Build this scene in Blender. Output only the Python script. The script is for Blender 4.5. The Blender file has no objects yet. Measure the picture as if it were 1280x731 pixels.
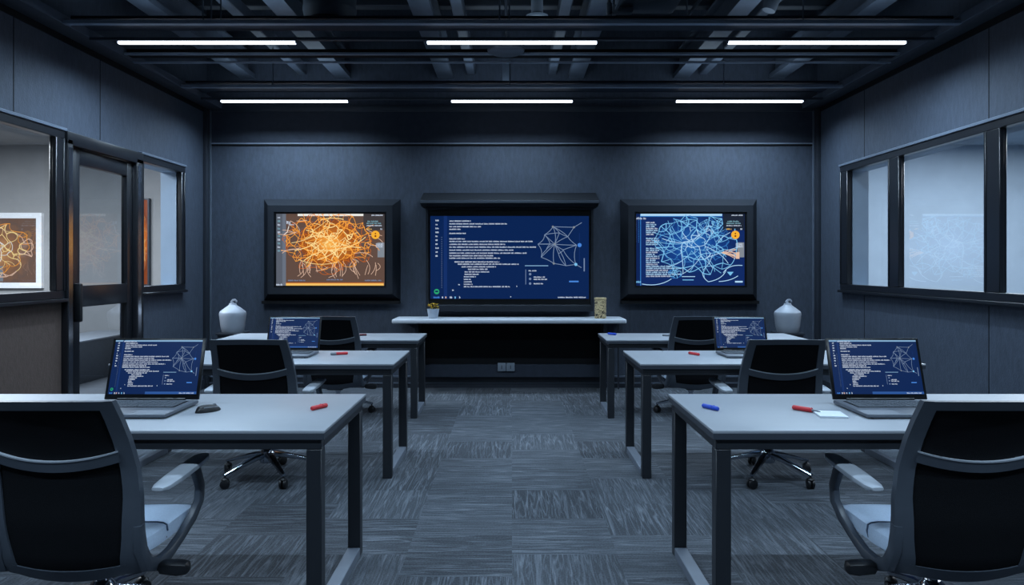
import bpy, bmesh, math, random
from mathutils import Vector, Matrix
C = bpy.context.scene.collection
sc = bpy.context.scene
sc.view_settings.view_transform = 'Standard'
sc.view_settings.look = 'None'
sc.view_settings.exposure = 0.0
PI = math.pi
CAM = 1.37; F = 922.0; HX, HY = 640.0, 332.0
def PX(px, Y): return (px - HX) * Y / F           # photo column at depth Y -> world x
def PZ(py, Y): return CAM - (py - HY) * Y / F     # photo row at depth Y -> world z

# ------------------------------------------------------------------ materials
def lin(c):
    return tuple(((v/255)/12.92 if v/255 <= .04045 else (((v/255)+.055)/1.055)**2.4) for v in c)
MATS = {}
def mat(name, rgb, rough=.5, metal=0., spec=.5, var=0., vscale=20., stretch=(1,1,1), bump=0., bscale=150., emit=None, estr=1., srgb=True, coat=0.):
    if name in MATS: return MATS[name]
    m = bpy.data.materials.new(name); m.use_nodes = True
    nt = m.node_tree; b = nt.nodes['Principled BSDF']
    c = lin(rgb) if srgb else rgb
    b.inputs['Base Color'].default_value = (*c, 1)
    b.inputs['Roughness'].default_value = rough
    b.inputs['Metallic'].default_value = metal
    b.inputs['Specular IOR Level'].default_value = spec
    if coat: b.inputs['Coat Weight'].default_value = coat; b.inputs['Coat Roughness'].default_value = .12
    tc = nt.nodes.new('ShaderNodeTexCoord'); mp = nt.nodes.new('ShaderNodeMapping')
    mp.inputs['Scale'].default_value = stretch
    nt.links.new(tc.outputs['Object'], mp.inputs['Vector'])
    if var:
        n = nt.nodes.new('ShaderNodeTexNoise'); n.inputs['Scale'].default_value = vscale; n.inputs['Detail'].default_value = 6
        nt.links.new(mp.outputs[0], n.inputs['Vector'])
        r = nt.nodes.new('ShaderNodeValToRGB')
        r.color_ramp.elements[0].position = .3; r.color_ramp.elements[1].position = .7
        r.color_ramp.elements[0].color = (*[v*(1-var) for v in c], 1)
        r.color_ramp.elements[1].color = (*[min(1, v*(1+var)) for v in c], 1)
        nt.links.new(n.outputs['Fac'], r.inputs[0]); nt.links.new(r.outputs[0], b.inputs['Base Color'])
    if bump:
        n2 = nt.nodes.new('ShaderNodeTexNoise'); n2.inputs['Scale'].default_value = bscale; n2.inputs['Detail'].default_value = 3
        nt.links.new(mp.outputs[0], n2.inputs['Vector'])
        bp = nt.nodes.new('ShaderNodeBump'); bp.inputs['Strength'].default_value = bump; bp.inputs['Distance'].default_value = .004
        nt.links.new(n2.outputs['Fac'], bp.inputs['Height']); nt.links.new(bp.outputs[0], b.inputs['Normal'])
    if emit:
        b.inputs['Emission Color'].default_value = (*lin(emit), 1); b.inputs['Emission Strength'].default_value = estr
    MATS[name] = m
    return m
def glow(name, rgb, s=1.):
    return mat(name, (2,2,3), rough=.35, spec=.15, emit=rgb, estr=s)

M_WALL  = mat('navy_plaster', (60,68,81), rough=.62, spec=.35, var=.16, vscale=16, stretch=(2.5,2.5,.8), bump=.5, bscale=60)
M_WALLD = mat('navy_plaster_dark', (38,45,57), rough=.7, spec=.3, var=.12, vscale=16, bump=.3, bscale=60)
M_TRIM  = mat('dark_trim', (38,43,52), rough=.45, var=.08, vscale=12)
M_TRIML = mat('grey_trim', (110,120,134), rough=.4, var=.06, vscale=12)
M_FRAME = mat('black_gloss_frame', (17,20,26), rough=.34, spec=.7, var=.06, vscale=10)
M_REFLECTOR = mat('polished_insert', (176,178,182), rough=.2, metal=1., var=.03, vscale=12)
M_BLACK = mat('matt_black', (9,11,15), rough=.75, spec=.2, var=.1, vscale=30)
M_DECK  = mat('ceiling_deck', (26,31,38), rough=.9, spec=.1, var=.25, vscale=3)
M_STEEL = mat('ceiling_steel', (78,87,100), rough=.5, spec=.4, var=.12, vscale=8)
M_STEELD= mat('ceiling_steel_dark', (46,53,63), rough=.6, var=.12, vscale=8)
M_DUCT  = mat('duct_metal', (80,88,98), rough=.5, var=.14, vscale=9)
M_SHELF = mat('shelf_laminate', (180,187,196), rough=.4, spec=.4, var=.025, vscale=6)
M_TOP   = mat('desk_laminate', (146,152,160), rough=.38, spec=.4, var=.025, vscale=6, bump=.05, bscale=300)
M_EDGE  = mat('desk_edge', (54,60,69), rough=.45, var=.04, vscale=10)
M_DESK  = mat('desk_steel', (30,34,40), rough=.42, spec=.5, var=.06, vscale=20)
M_FOOT  = mat('desk_foot_steel', (98,106,118), rough=.42, spec=.5, var=.05, vscale=20)
M_CFR   = mat('chair_frame', (66,73,83), rough=.42, spec=.5, var=.05, vscale=25)
M_MESH  = mat('chair_mesh', (12,14,18), rough=.85, spec=.15, var=.25, vscale=260, bump=.3, bscale=500)
M_SEAT  = mat('seat_fabric', (206,226,250), rough=.9, spec=.2, var=.06, vscale=180, bump=.2, bscale=420)
M_SEATS = mat('seat_seam', (90,106,132), rough=.9, spec=.2, var=.06, vscale=180)
M_CHROME= mat('chrome', (168,174,184), rough=.16, metal=1., var=.04, vscale=20)
M_ARM   = mat('silver_arm', (176,184,194), rough=.32, metal=.15, var=.04, vscale=30)
M_PLAST = mat('black_plastic', (18,20,24), rough=.42, var=.1, vscale=40)
M_ALU   = mat('laptop_aluminium', (98,105,115), rough=.5, metal=.3, var=.03, vscale=60)
M_LID   = mat('laptop_bezel', (10,12,15), rough=.3, var=.1, vscale=40)
M_KEYB  = mat('keyboard_bed', (14,16,19), rough=.9, spec=.08, var=.1, vscale=60)
M_KEY   = mat('key_caps', (86,92,100), rough=.85, spec=.1, var=.12, vscale=90)
M_URN   = mat('urn_ceramic', (142,149,160), rough=.5, var=.05, vscale=9, bump=.12, bscale=40)
M_POT   = mat('pot_white', (176,186,200), rough=.5, var=.04, vscale=20)
M_YEL   = mat('flower_yellow', (255,206,70), rough=.7, var=.25, vscale=60)
M_GRN   = mat('leaf_dark', (40,46,30), rough=.7, var=.2, vscale=60)
M_RED   = mat('marker_red', (196,40,48), rough=.4, var=.05, vscale=60)
M_MAROON= mat('marker_maroon', (90,36,44), rough=.4, var=.05, vscale=60)
M_BLUE  = mat('marker_blue', (24,70,186), rough=.4, var=.05, vscale=60)
M_GREY  = mat('marker_grey', (120,126,134), rough=.4, var=.05, vscale=60)
M_PAPER = mat('notepad_white', (214,222,232), rough=.7, var=.03, vscale=30)
M_OUT   = mat('outlet_plate', (112,122,134), rough=.5, var=.03, vscale=30)
M_TUBE  = mat('tube_light', (240,245,250), rough=.5, emit=(226,238,255), estr=5.0)
M_NWALL_L = mat('neighbour_wall_warm', (150,150,150), rough=.8, spec=.2, var=.05, vscale=5, bump=.15, bscale=50)
M_NWALL_R = mat('neighbour_wall_cool', (140,156,172), rough=.8, spec=.2, var=.05, vscale=4, bump=.1, bscale=50)
M_NFLOOR = mat('neighbour_floor', (84,88,94), rough=.8, var=.1, vscale=20)
M_WHITEFR = mat('picture_frame_white', (226,228,230), rough=.5, var=.03, vscale=20, emit=(200,205,212), estr=.10)  # faint emission paints extra light into the frame
M_WALLWARM = mat('wall_lower_brown', (82,70,65), rough=.65, spec=.3, var=.14, vscale=20, stretch=(2.5,2.5,.8), bump=.4, bscale=60)

# glass: clear pane with an angle-dependent mirror reflection
def glass_mat(name, tint, base, gain):
    m = bpy.data.materials.new(name); m.use_nodes = True; nt = m.node_tree
    for n in list(nt.nodes): nt.nodes.remove(n)
    o = nt.nodes.new('ShaderNodeOutputMaterial'); mix = nt.nodes.new('ShaderNodeMixShader')
    t = nt.nodes.new('ShaderNodeBsdfTransparent'); t.inputs[0].default_value = (*tint, 1)
    g = nt.nodes.new('ShaderNodeBsdfGlossy'); g.inputs['Roughness'].default_value = .01; g.inputs[0].default_value = (.95,.97,1,1)
    lw = nt.nodes.new('ShaderNodeLayerWeight'); lw.inputs[0].default_value = .5
    p = nt.nodes.new('ShaderNodeMath'); p.operation = 'POWER'; p.inputs[1].default_value = 3
    ma = nt.nodes.new('ShaderNodeMath'); ma.operation = 'MULTIPLY_ADD'; ma.inputs[1].default_value = gain; ma.inputs[2].default_value = base
    nt.links.new(lw.outputs['Facing'], p.inputs[0]); nt.links.new(p.outputs[0], ma.inputs[0])
    nt.links.new(ma.outputs[0], mix.inputs[0]); nt.links.new(t.outputs[0], mix.inputs[1]); nt.links.new(g.outputs[0], mix.inputs[2])
    nt.links.new(mix.outputs[0], o.inputs[0])
    return m
M_GLASS = glass_mat('window_glass', (.86,.9,.94), .05, .75)
M_DGLASS = glass_mat('door_glass', (.44,.49,.54), .03, .4)

def carpet():
    m = bpy.data.materials.new('carpet_tiles'); m.use_nodes = True; nt = m.node_tree
    N = nt.nodes.new; L = nt.links.new
    b = nt.nodes['Principled BSDF']; b.inputs['Roughness'].default_value = .95; b.inputs['Specular IOR Level'].default_value = .15
    tc = N('ShaderNodeTexCoord')
    sep = N('ShaderNodeSeparateXYZ'); L(tc.outputs['Object'], sep.inputs[0])
    def math_(op, a, bb=None, c=None):
        n = N('ShaderNodeMath'); n.operation = op
        for i, v in enumerate((a, bb, c)):
            if v is None: continue
            if isinstance(v, (int, float)): n.inputs[i].default_value = v
            else: L(v, n.inputs[i])
        return n.outputs[0]
    # ashlar rows: rectangular tiles 0.5 x 0.5, rows shifted
    fx = math_('FLOOR', math_('MULTIPLY', sep.outputs[0], 2.0))
    off = math_('MULTIPLY', math_('MODULO', math_('ABSOLUTE', fx), 2.0), .5)
    fy = math_('FLOOR', math_('ADD', math_('MULTIPLY', sep.outputs[1], 2.0), off))
    cmb = N('ShaderNodeCombineXYZ'); L(fx, cmb.inputs[0]); L(fy, cmb.inputs[1])
    wn = N('ShaderNodeTexWhiteNoise'); wn.noise_dimensions = '3D'; L(cmb.outputs[0], wn.inputs['Vector'])
    sc3 = N('ShaderNodeSeparateColor'); L(wn.outputs['Color'], sc3.inputs[0])
    turn = math_('GREATER_THAN', sc3.outputs[1], .45)
    def streak(sx, sy, dist):
        mp = N('ShaderNodeMapping'); mp.inputs['Scale'].default_value = (sx, sy, 1)
        sh = N('ShaderNodeVectorMath'); sh.operation = 'SCALE'; sh.inputs['Scale'].default_value = 7.0; L(wn.outputs['Color'], sh.inputs[0])
        ad = N('ShaderNodeVectorMath'); L(tc.outputs['Object'], mp.inputs['Vector']); L(mp.outputs[0], ad.inputs[0]); L(sh.outputs[0], ad.inputs[1])
        n = N('ShaderNodeTexNoise'); n.inputs['Scale'].default_value = 1.0; n.inputs['Detail'].default_value = 2; n.inputs['Roughness'].default_value = .5; n.inputs['Distortion'].default_value = dist
        L(ad.outputs[0], n.inputs['Vector']); return n.outputs['Fac']
    def pick(a, bb):
        mx = N('ShaderNodeMix'); L(turn, mx.inputs[0]); L(a, mx.inputs[2]); L(bb, mx.inputs[3]); return mx.outputs[0]
    def ridge(f_, w_):
        return math_('MAXIMUM', math_('SUBTRACT', 1.0, math_('MULTIPLY', math_('ABSOLUTE', math_('SUBTRACT', f_, .5)), w_)), 0.0)   # thin pale lines
    r1 = ridge(pick(streak(22, 1.3, .35), streak(1.3, 22, .35)), 26.0)
    r2 = ridge(pick(streak(48, 2.6, .6), streak(2.6, 48, .6)), 17.0)
    big = N('ShaderNodeTexNoise'); big.inputs['Scale'].default_value = 2.2; big.inputs['Detail'].default_value = 2; L(tc.outputs['Object'], big.inputs['Vector'])
    msk = math_('MULTIPLY', big.outputs['Fac'], 1.0)
    fine = N('ShaderNodeTexNoise'); fine.inputs['Scale'].default_value = 110; fine.inputs['Detail'].default_value = 4; L(tc.outputs['Object'], fine.inputs['Vector'])
    v = math_('ADD', math_('MULTIPLY', math_('MULTIPLY', r1, msk), .66), math_('MULTIPLY', wn.outputs['Value'], .16))
    v = math_('ADD', v, math_('MULTIPLY', math_('MULTIPLY', r2, msk), .5))
    v = math_('ADD', v, math_('MULTIPLY', fine.outputs['Fac'], .55))
    r = N('ShaderNodeValToRGB'); r.color_ramp.elements[0].position = .12; r.color_ramp.elements[1].position = 1.0
    r.color_ramp.elements[0].color = (*lin((34,37,42)), 1); r.color_ramp.elements[1].color = (*lin((104,111,120)), 1)
    L(v, r.inputs[0]); L(r.outputs[0], b.inputs['Base Color'])
    bp = N('ShaderNodeBump'); bp.inputs['Strength'].default_value = .5; bp.inputs['Distance'].default_value = .006
    L(v, bp.inputs['Height']); L(bp.outputs[0], b.inputs['Normal'])
    return m
M_CARPET = carpet()

# ------------------------------------------------------------------ mesh helpers
class MB:
    def __init__(s): s.bm = bmesh.new()
    def box(s, x0, x1, y0, y1, z0, z1, bev=0., mi=0, seg=2):
        r = bmesh.ops.create_cube(s.bm, size=1.0)
        vs = r['verts']
        for v in vs:
            v.co = Vector(((x0+x1)/2 + v.co.x*(x1-x0), (y0+y1)/2 + v.co.y*(y1-y0), (z0+z1)/2 + v.co.z*(z1-z0)))
        fs = {f for v in vs for f in v.link_faces}
        for f in fs: f.material_index = mi
        if bev:
            es = list({e for v in vs for e in v.link_edges})
            bmesh.ops.bevel(s.bm, geom=es, offset=bev, segments=seg, affect='EDGES', profile=.5, material=mi)
        return s
    def poly(s, pts, mi=0):
        f = s.bm.faces.new([s.bm.verts.new(p) for p in pts]); f.material_index = mi; return s
    def rings(s, rings, mi=0, caps=True, closed=False):
        rv = [[s.bm.verts.new(p) for p in r] for r in rings]
        n = len(rv[0]); k = len(rv)
        for i in range(k if closed else k-1):
            A, B = rv[i], rv[(i+1) % k]
            for j in range(n):
                f = s.bm.faces.new((A[j], A[(j+1)%n], B[(j+1)%n], B[j])); f.material_index = mi
        if caps and not closed:
            s.bm.faces.new(rv[0][::-1]).material_index = mi; s.bm.faces.new(rv[-1]).material_index = mi
        return s
    def lathe(s, prof, c=(0,0,0), n=24, mi=0, axis='z', sq=None):
        rings = []
        for r, h in prof:
            ring = []
            for j in range(n):
                a = 2*PI*j/n; p = (r*math.cos(a), r*math.sin(a), h)
                if axis == 'x': p = (p[2], p[0], p[1])
                if axis == 'y': p = (p[0], p[2], p[1])
                ring.append((p[0]+c[0], p[1]+c[1], p[2]+c[2]))
            rings.append(ring)
        return s.rings(rings, mi)
    def tube(s, pts, rad, n=10, mi=0, side=None):
        """sweep; rad = r or list of (a,b): a along `side`, b across"""
        P = [Vector(p) for p in pts]; rings = []
        for i, p in enumerate(P):
            t = (P[min(i+1, len(P)-1)] - P[max(i-1, 0)]).normalized()
            sd = Vector(side) if side else (Vector((0,0,1)) if abs(t.z) < .9 else Vector((1,0,0)))
            u = (sd - t*sd.dot(t)).normalized(); w = t.cross(u)
            r = rad[i] if isinstance(rad, list) else rad
            a, b = r if isinstance(r, tuple) else (r, r)
            ring = []
            for j in range(n):
                th = 2*PI*j/n; cx, cy = math.cos(th), math.sin(th)
                e = .6
                cx = math.copysign(abs(cx)**e, cx); cy = math.copysign(abs(cy)**e, cy)
                ring.append(p + u*a*cx*.95 + w*b*cy*.95)
            rings.append(ring)
        return s.rings(rings, mi)
    def patch(s, f, nu, nv, t, mi=0):
        """solid sheet from f(u,v), u,v in 0..1, thickened by t along +y"""
        g = [[Vector(f(i/nu, j/nv)) for i in range(nu+1)] for j in range(nv+1)]
        A = [[s.bm.verts.new(p) for p in r] for r in g]
        B = [[s.bm.verts.new(p + Vector((0, t, 0))) for p in r] for r in g]
        def q(*v): s.bm.faces.new(v).material_index = mi
        for j in range(nv):
            for i in range(nu):
                q(A[j][i], A[j][i+1], A[j+1][i+1], A[j+1][i]); q(B[j][i], B[j+1][i], B[j+1][i+1], B[j][i+1])
        for i in range(nu):
            q(A[0][i], B[0][i], B[0][i+1], A[0][i+1]); q(A[nv][i], A[nv][i+1], B[nv][i+1], B[nv][i])
        for j in range(nv):
            q(A[j][0], A[j+1][0], B[j+1][0], B[j][0]); q(A[j][nu], B[j][nu], B[j+1][nu], A[j+1][nu])
        return s
    def xf(s, m): bmesh.ops.transform(s.bm, matrix=m, verts=s.bm.verts); return s
    def build(s, name, mats, parent=None, smooth=True, weld=True, recalc=True):
        if weld: bmesh.ops.remove_doubles(s.bm, verts=s.bm.verts, dist=1e-5)
        if recalc: bmesh.ops.recalc_face_normals(s.bm, faces=s.bm.faces)
        me = bpy.data.meshes.new(name); s.bm.to_mesh(me); s.bm.free()
        for m in (mats if isinstance(mats, (list, tuple)) else [mats]): me.materials.append(m)
        if smooth:
            me.polygons.foreach_set('use_smooth', [True]*len(me.polygons))
            try: me.set_sharp_from_angle(angle=math.radians(38))
            except Exception: pass
        o = bpy.data.objects.new(name, me); C.objects.link(o)
        if parent: o.parent = parent
        return o
def tag(o, label, cat, group=None):
    o['label'] = label; o['category'] = cat
    if group: o['group'] = group
    return o
def thing(name, label, cat, loc=(0,0,0), rz=0, group=None):
    o = bpy.data.objects.new(name, None); C.objects.link(o); o.empty_display_size = .1
    o.location = loc; o.rotation_euler = (0,0,rz)
    return tag(o, label, cat, group)
def struct(o): o['kind'] = 'structure'; return o
def sroot(name, loc=(0,0,0)):
    o = bpy.data.objects.new(name, None); C.objects.link(o); o.location = loc; return struct(o)
def dup(root, loc, rz, label, group=None, scale=None):
    r = root.copy(); C.objects.link(r); r.location = loc; r.rotation_euler = (0,0,rz)
    r['label'] = label
    if group: r['group'] = group
    if scale: r.scale = (scale,)*3
    for ch in list(root.children):
        c = ch.copy(); C.objects.link(c); c.parent = r
        for g in ch.children:
            d = g.copy(); C.objects.link(d); d.parent = c
    return r

# ------------------------------------------------------------------ room shell
W = 3.44; YB = 8.31; YF = -1.6; TOPZ = 3.12; DECK = 4.25; TH = .17
struct(MB().box(-W-TH, W+TH, YF-.1, YB+.1, -.06, 0).build('floor', M_CARPET, smooth=False))
struct(MB().box(-W-TH, W+TH, YF-.1, YB+.1, DECK, DECK+.1).build('ceiling', M_DECK, smooth=False))
struct(MB().box(-W-TH, W+TH, YB, YB+.12, 0, DECK).build('wall_back', M_WALL, smooth=False))
struct(MB().box(-W-TH, W+TH, YF-.12, YF, 0, DECK).build('wall_front', M_WALLD, smooth=False))
WY0, DY0, DY1 = 2.6, 5.63, 6.79                       # left opening limits
Z0, Z1 = 1.12, 2.40
LW1, LR0 = 7.70, 7.67                                 # end of left window / right window
mb = MB()
mb.box(-W-TH, -W, YF, WY0, 0, DECK).box(-W-TH, -W, LW1, YB, 0, DECK)
mb.box(-W-TH, -W, WY0, LW1, Z1, DECK)
mb.box(-W-TH, -W, WY0, DY0, 0, Z0, mi=1).box(-W-TH, -W, DY1, LW1, 0, Z0)
struct(mb.build('wall_left', [M_WALL, M_WALLWARM], smooth=False, weld=False))
mb = MB()
mb.box(W, W+TH, YF, WY0, 0, DECK).box(W, W+TH, LR0, YB, 0, DECK).box(W, W+TH, WY0, LR0, Z1, DECK).box(W, W+TH, WY0, LR0, 0, Z0)
struct(mb.build('wall_right', M_WALL, smooth=False, weld=False))
# panel joints on side walls (shallow dark strips)
k = 1
for s, ys in ((-1, (5.09, 6.16, 4.0)), (1, (5.32, 7.2, 4.2))):
    for y in ys:
        m_ = MB().box(s*W-.0015, s*W+.0015, y-.004, y+.004, Z1+.02, TOPZ)
        if s > 0: m_.box(s*W-.0015, s*W+.0015, y-.004, y+.004, .12, Z0-.04)
        struct(m_.build('trim_%d' % k, M_BLACK, smooth=False)); k += 1
# soffit ledge and black strip painted as the shadow gap's shade on both sides
for s in (-1, 1):
    a, b = sorted((s*3.27, s*W)); struct(MB().box(a, b, YF, YB, TOPZ+.012, TOPZ+.06, bev=.006).build('trim_%d' % k, M_STEELD)); k += 1
    a, b = sorted((s*(W-.012), s*W)); struct(MB().box(a, b, YF, YB, TOPZ-.035, TOPZ+.012).build('trim_%d' % k, M_BLACK, smooth=False)); k += 1
    a, b = sorted((s*3.255, s*3.27)); struct(MB().box(a, b, YF, YB, TOPZ+.012, TOPZ+.075).build('trim_%d' % k, M_STEEL, smooth=False)); k += 1
    # corner posts
    a, b = sorted((s*(W-.045), s*W)); struct(MB().box(a, b, YB-.10, YB, 0, TOPZ, bev=.004).build('trim_%d' % k, M_TRIM)); k += 1
    a, b = sorted((s*(W-.06), s*(W-.045))); struct(MB().box(a, b, YB-.03, YB, 0, TOPZ, bev=.003).build('trim_%d' % k, M_STEEL)); k += 1
# cornice and picture rail on back wall
struct(MB().box(-W+.06, W-.06, YB-.03, YB, 3.10, 3.17, bev=.004).build('trim_%d' % k, M_STEELD)); k += 1
zr = PZ(179.5, YB-.02)
struct(MB().box(-W+.06, W-.06, YB-.022, YB, zr-.004, zr+.009).build('trim_%d' % k, M_TRIML, smooth=False)); k += 1
struct(MB().box(-W+.06, W-.06, YB-.012, YB, zr-.022, zr-.004).build('trim_%d' % k, M_BLACK, smooth=False)); k += 1
struct(MB().box(-W+.06, W-.06, YB-.014, YB, zr+.009, 3.10).build('trim_%d' % k, M_WALLD, smooth=False)); k += 1  # header coloured darker to hold the shade above the rail
# baseboards
struct(MB().box(-W, W, YB-.03, YB, 0, .125).box(-W, W, YB-.038, YB, .118, .134, mi=1).box(-W, W, YB-.038, YB, .048, .060, mi=1)
       .build('baseboard_back', [M_TRIM, M_STEEL], smooth=False, weld=False))
for s, nm in ((-1, 'left'), (1, 'right')):
    m_ = MB()
    a, b = sorted((s*(W-.018), s*W))
    if s < 0: m_.box(a, b, YF, DY0, 0, .11).box(a, b, DY1, YB-.1, 0, .11)
    else: m_.box(a, b, YF, YB-.1, 0, .11)
    struct(m_.build('baseboard_'+nm, M_TRIM, smooth=False))

# ------------------------------------------------------------------ windows and door
M_CAP = mat('window_cap', (92,102,116), rough=.4, var=.06, vscale=12)  # lighter grey puts the light on the frame's top into the colour
def window(n, s, y0, y1, panes, mrev, end=True):
    """framed opening in side wall s between y0..y1; panes: list of (ya, yb)"""
    r = sroot('window_%d' % n, (s*W, (y0+y1)/2, Z0))
    def B(m_, xa, xb, ya, yb, za, zb, bev=.004, mi=0):
        x_a, x_b = sorted((s*xa - s*W, s*xb - s*W)); c = (y0+y1)/2
        m_.box(x_a, x_b, ya-c, yb-c, za-Z0, zb-Z0, bev=bev, mi=mi, seg=1)
    f = MB(); zt, zb_ = 2.335, 1.18
    B(f, W-.03, W+.03, y0, y1, zt, Z1)
    B(f, W-.03, W+.03, y0, y1, zb_-.06, zb_)
    edges = [y0] + [v for p in panes for v in p] + [y1]
    for i in range(0, len(edges), 2):
        ya, yb = edges[i], edges[i+1]
        if yb - ya < .005: continue
        B(f, W-.03, W+.005, ya, yb, zb_, zt); B(f, W+.005, W+.03, ya+.01, yb-.01 if yb-ya > .05 else yb, zb_, zt)
        B(f, W-.036, W-.03, yb-.025, yb-.005, zb_, zt, bev=.002)
    f.build('window_frame', M_FRAME, r)
    rv = MB(); B(rv, W+.03, W+TH+.02, y0, y1, zt, Z1+.03, bev=0); B(rv, W+.03, W+TH+.02, y0, y1, zb_-.07, zb_-.02, bev=0)
    if end: B(rv, W+.03, W+TH+.02, edges[-2], y1+.02, zb_-.06, zt, bev=0)
    rv.build('reveal', mrev, r, smooth=False)
    cp = MB(); B(cp, W-.042, W, y0-.01, y1+.012, Z1-.004, Z1+.02); cp.build('head_cap', M_CAP, r)
    sl = MB(); B(sl, W-.055, W, y0-.01, y1+.01, zb_-.085, zb_-.06)
    sl.build('window_sill', M_FRAME, r)
    for ya, yb in panes:
        g = MB(); c = (y0+y1)/2; x = s*.02
        g.poly([(x, ya-.012-c, zb_-.02-Z0), (x, yb+.012-c, zb_-.02-Z0), (x, yb+.012-c, zt+.02-Z0), (x, ya-.012-c, zt+.02-Z0)])
        g.build('pane', M_GLASS, r, smooth=False)
    return r
window(1, -1, WY0, DY0, [(2.75, 4.05), (4.2, 5.52)], M_NWALL_L, False)
window(2, -1, DY1, LW1, [(6.83, 7.62)], M_NWALL_R)
window(3, 1, WY0, LR0, [(2.75, 3.85), (4.02, 5.16), (5.33, 6.51), (6.69, 7.51)], M_NWALL_R)
# door
d = sroot('door_1', (-W, (DY0+DY1)/2, 0)); c = (DY0+DY1)/2
fr = MB()
fr.box(-.05, .05, DY0-c, DY0+.07-c, 0, 2.34, bev=.005).box(-.05, .05, DY1-.12-c, DY1-c, 0, 2.34, bev=.005).box(-.05, .05, DY0-c, DY1-c, 2.30, 2.40, bev=.005)
fr.build('door_frame', M_FRAME, d)
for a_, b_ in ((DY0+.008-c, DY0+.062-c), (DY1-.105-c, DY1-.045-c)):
    MB().box(.049, .053, a_, b_, .25, 2.28, bev=.001, seg=1).build('polished_strip', M_REFLECTOR, d, smooth=False)  # reflectors added to mirror the orange display's glow on the posts
lf = MB(); ya, yb = DY0+.075-c, DY1-.125-c; ga, gb = ya+.15, yb-.09
gzt, gzb, gzl, gz0 = 2.17, 1.21, 1.04, .16
lf.box(-.045, .01, ya, ga, 0.01, 2.295, bev=.005).box(-.045, .01, gb, yb, 0.01, 2.295, bev=.005)
lf.box(-.045, .01, ga-.003, gb+.003, gzt, 2.295, bev=.005).box(-.045, .012, ga-.003, gb+.003, gzl, gzb, bev=.005).box(-.045, .01, ga-.003, gb+.003, .01, gz0, bev=.005)
leaf = lf.build('door_leaf', M_FRAME, d)
for z0, z1 in ((gzb, gzt), (gz0, gzl)):
    MB().poly([(-.02, ga, z0), (-.02, gb, z0), (-.02, gb, z1), (-.02, ga, z1)]).build('pane', M_DGLASS, leaf, smooth=False)
MB().box(.012, .075, ya+.045, ya+.085, .93, 1.23, bev=.01).box(.0, .03, ya+.05, ya+.08, .97, 1.0).box(.0, .03, ya+.05, ya+.08, 1.16, 1.19).build('door_handle', M_PLAST, leaf)

# neighbouring rooms seen through the glass
for s, nm, mw in ((-1, 'left', M_NWALL_L), (1, 'right', M_NWALL_R)):
    xa, xb = sorted((s*(W+TH), s*8.6)); ye = 10.1
    struct(MB().box(xa, xb, .5, ye, -.06, -.002).build('floor_%s_neighbour' % nm, M_NFLOOR, smooth=False))
    struct(MB().box(xa, xb, .5, ye, 3.02, 3.1).build('ceiling_%s_neighbour' % nm, mw, smooth=False))
    struct(MB().box(xa, xb, ye, ye+.1, 0, 3.1).build('wall_%s_neighbour_end' % nm, mw, smooth=False))
    a, b = sorted((s*8.6, s*8.7)); struct(MB().box(a, b, .5, ye, 0, 3.1).build('wall_%s_neighbour_side' % nm, mw, smooth=False))
    struct(MB().box(xa, xb, .4, .5, 0, 3.1).build('wall_%s_neighbour_near' % nm, mw, smooth=False))
    a, b = sorted((s*(W+TH), s*(W+TH+.1))); struct(MB().box(a, b, YB, ye, 0, 3.1).build('wall_%s_neighbour_return' % nm, mw, smooth=False))

# ------------------------------------------------------------------ ceiling services
M_STEELX = mat('ceiling_rail', (112,124,140), rough=.5, var=.08, vscale=8)  # steel lightened to paint in light that misses the cross rails
def beamx(y, z0, h, d_, m, x=3.265):
    global k
    m = M_STEELX if m is M_STEEL else m
    struct(MB().box(-x, x, y-d_/2, y+d_/2, z0, z0+h, bev=.003, seg=1).build('trim_%d' % k, m)); k += 1
RA, RB = 5.71, 7.75                                   # depths of the two light rows
for y in (5.37, 7.28):
    beamx(y, 3.125, .028, .05, M_STEEL)
    beamx(y + .06, 3.16, .010, .03, M_STEELD)
beamx(6.20, 3.14, .02, .03, M_STEEL); beamx(6.36, 3.115, .016, .03, M_STEEL); beamx(6.28, 3.15, .05, .10, M_BLACK)
for y in (RA, RB): beamx(y, 3.112, .022, .035, M_STEELD)
for y0, y1 in ((5.43, 5.72), (7.34, 7.74)):           # flat dark baffle boards over the lamps
    struct(MB().box(-3.25, 3.25, y0, y1, 3.19, 3.21).build('trim_%d' % k, M_WALLD, smooth=False)); k += 1
for y in (3.4, 4.3):
    beamx(y, 3.125, .03, .05, M_STEEL)
def ibeam(x, w, h, z0, m):
    global k
    m_ = MB().box(x-w/2, x+w/2, .2, YB, z0, z0+.022).box(x-.014, x+.014, .2, YB, z0+.022, z0+h-.02).box(x-w/2, x+w/2, .2, YB, z0+h-.02, z0+h)
    m_.box(x-w/2, x-w/2+.016, .2, YB, z0+.022, z0+.05).box(x+w/2-.016, x+w/2, .2, YB, z0+.022, z0+.05)
    struct(m_.build('trim_%d' % k, m, smooth=False, weld=False)); k += 1
for x in (-2.98, -1.9, -.75, .72, 1.9, 2.98): ibeam(x, .17, .26, 3.48, M_STEEL)
for x in (-2.36, -.46, .45, 2.15): 
    struct(MB().box(x-.05, x+.05, .2, YB, 3.52, 3.64, bev=.01, seg=1).build('trim_%d' % k, M_STEEL)); k += 1
for y in (3.2, 5.0, 6.9): 
    struct(MB().box(-W, W, y-.06, y+.06, 3.78, 4.0, bev=.01, seg=1).build('trim_%d' % k, M_STEELD)); k += 1
for y, xs in ((5.37, (-2.25, -2.19, -2.12, -.09, -.02, 2.12)), (7.28, (-2.36, -.02, 2.09))):
    for x in xs:
        struct(MB().lathe([(.006, 3.15), (.006, DECK)], (x, y, 0), n=8).build('trim_%d' % k, M_STEEL)); k += 1
struct(MB().box(-.10, -.03, 7.6, 7.67, 3.21, DECK).build('trim_%d' % k, M_STEEL, smooth=False)); k += 1
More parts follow.
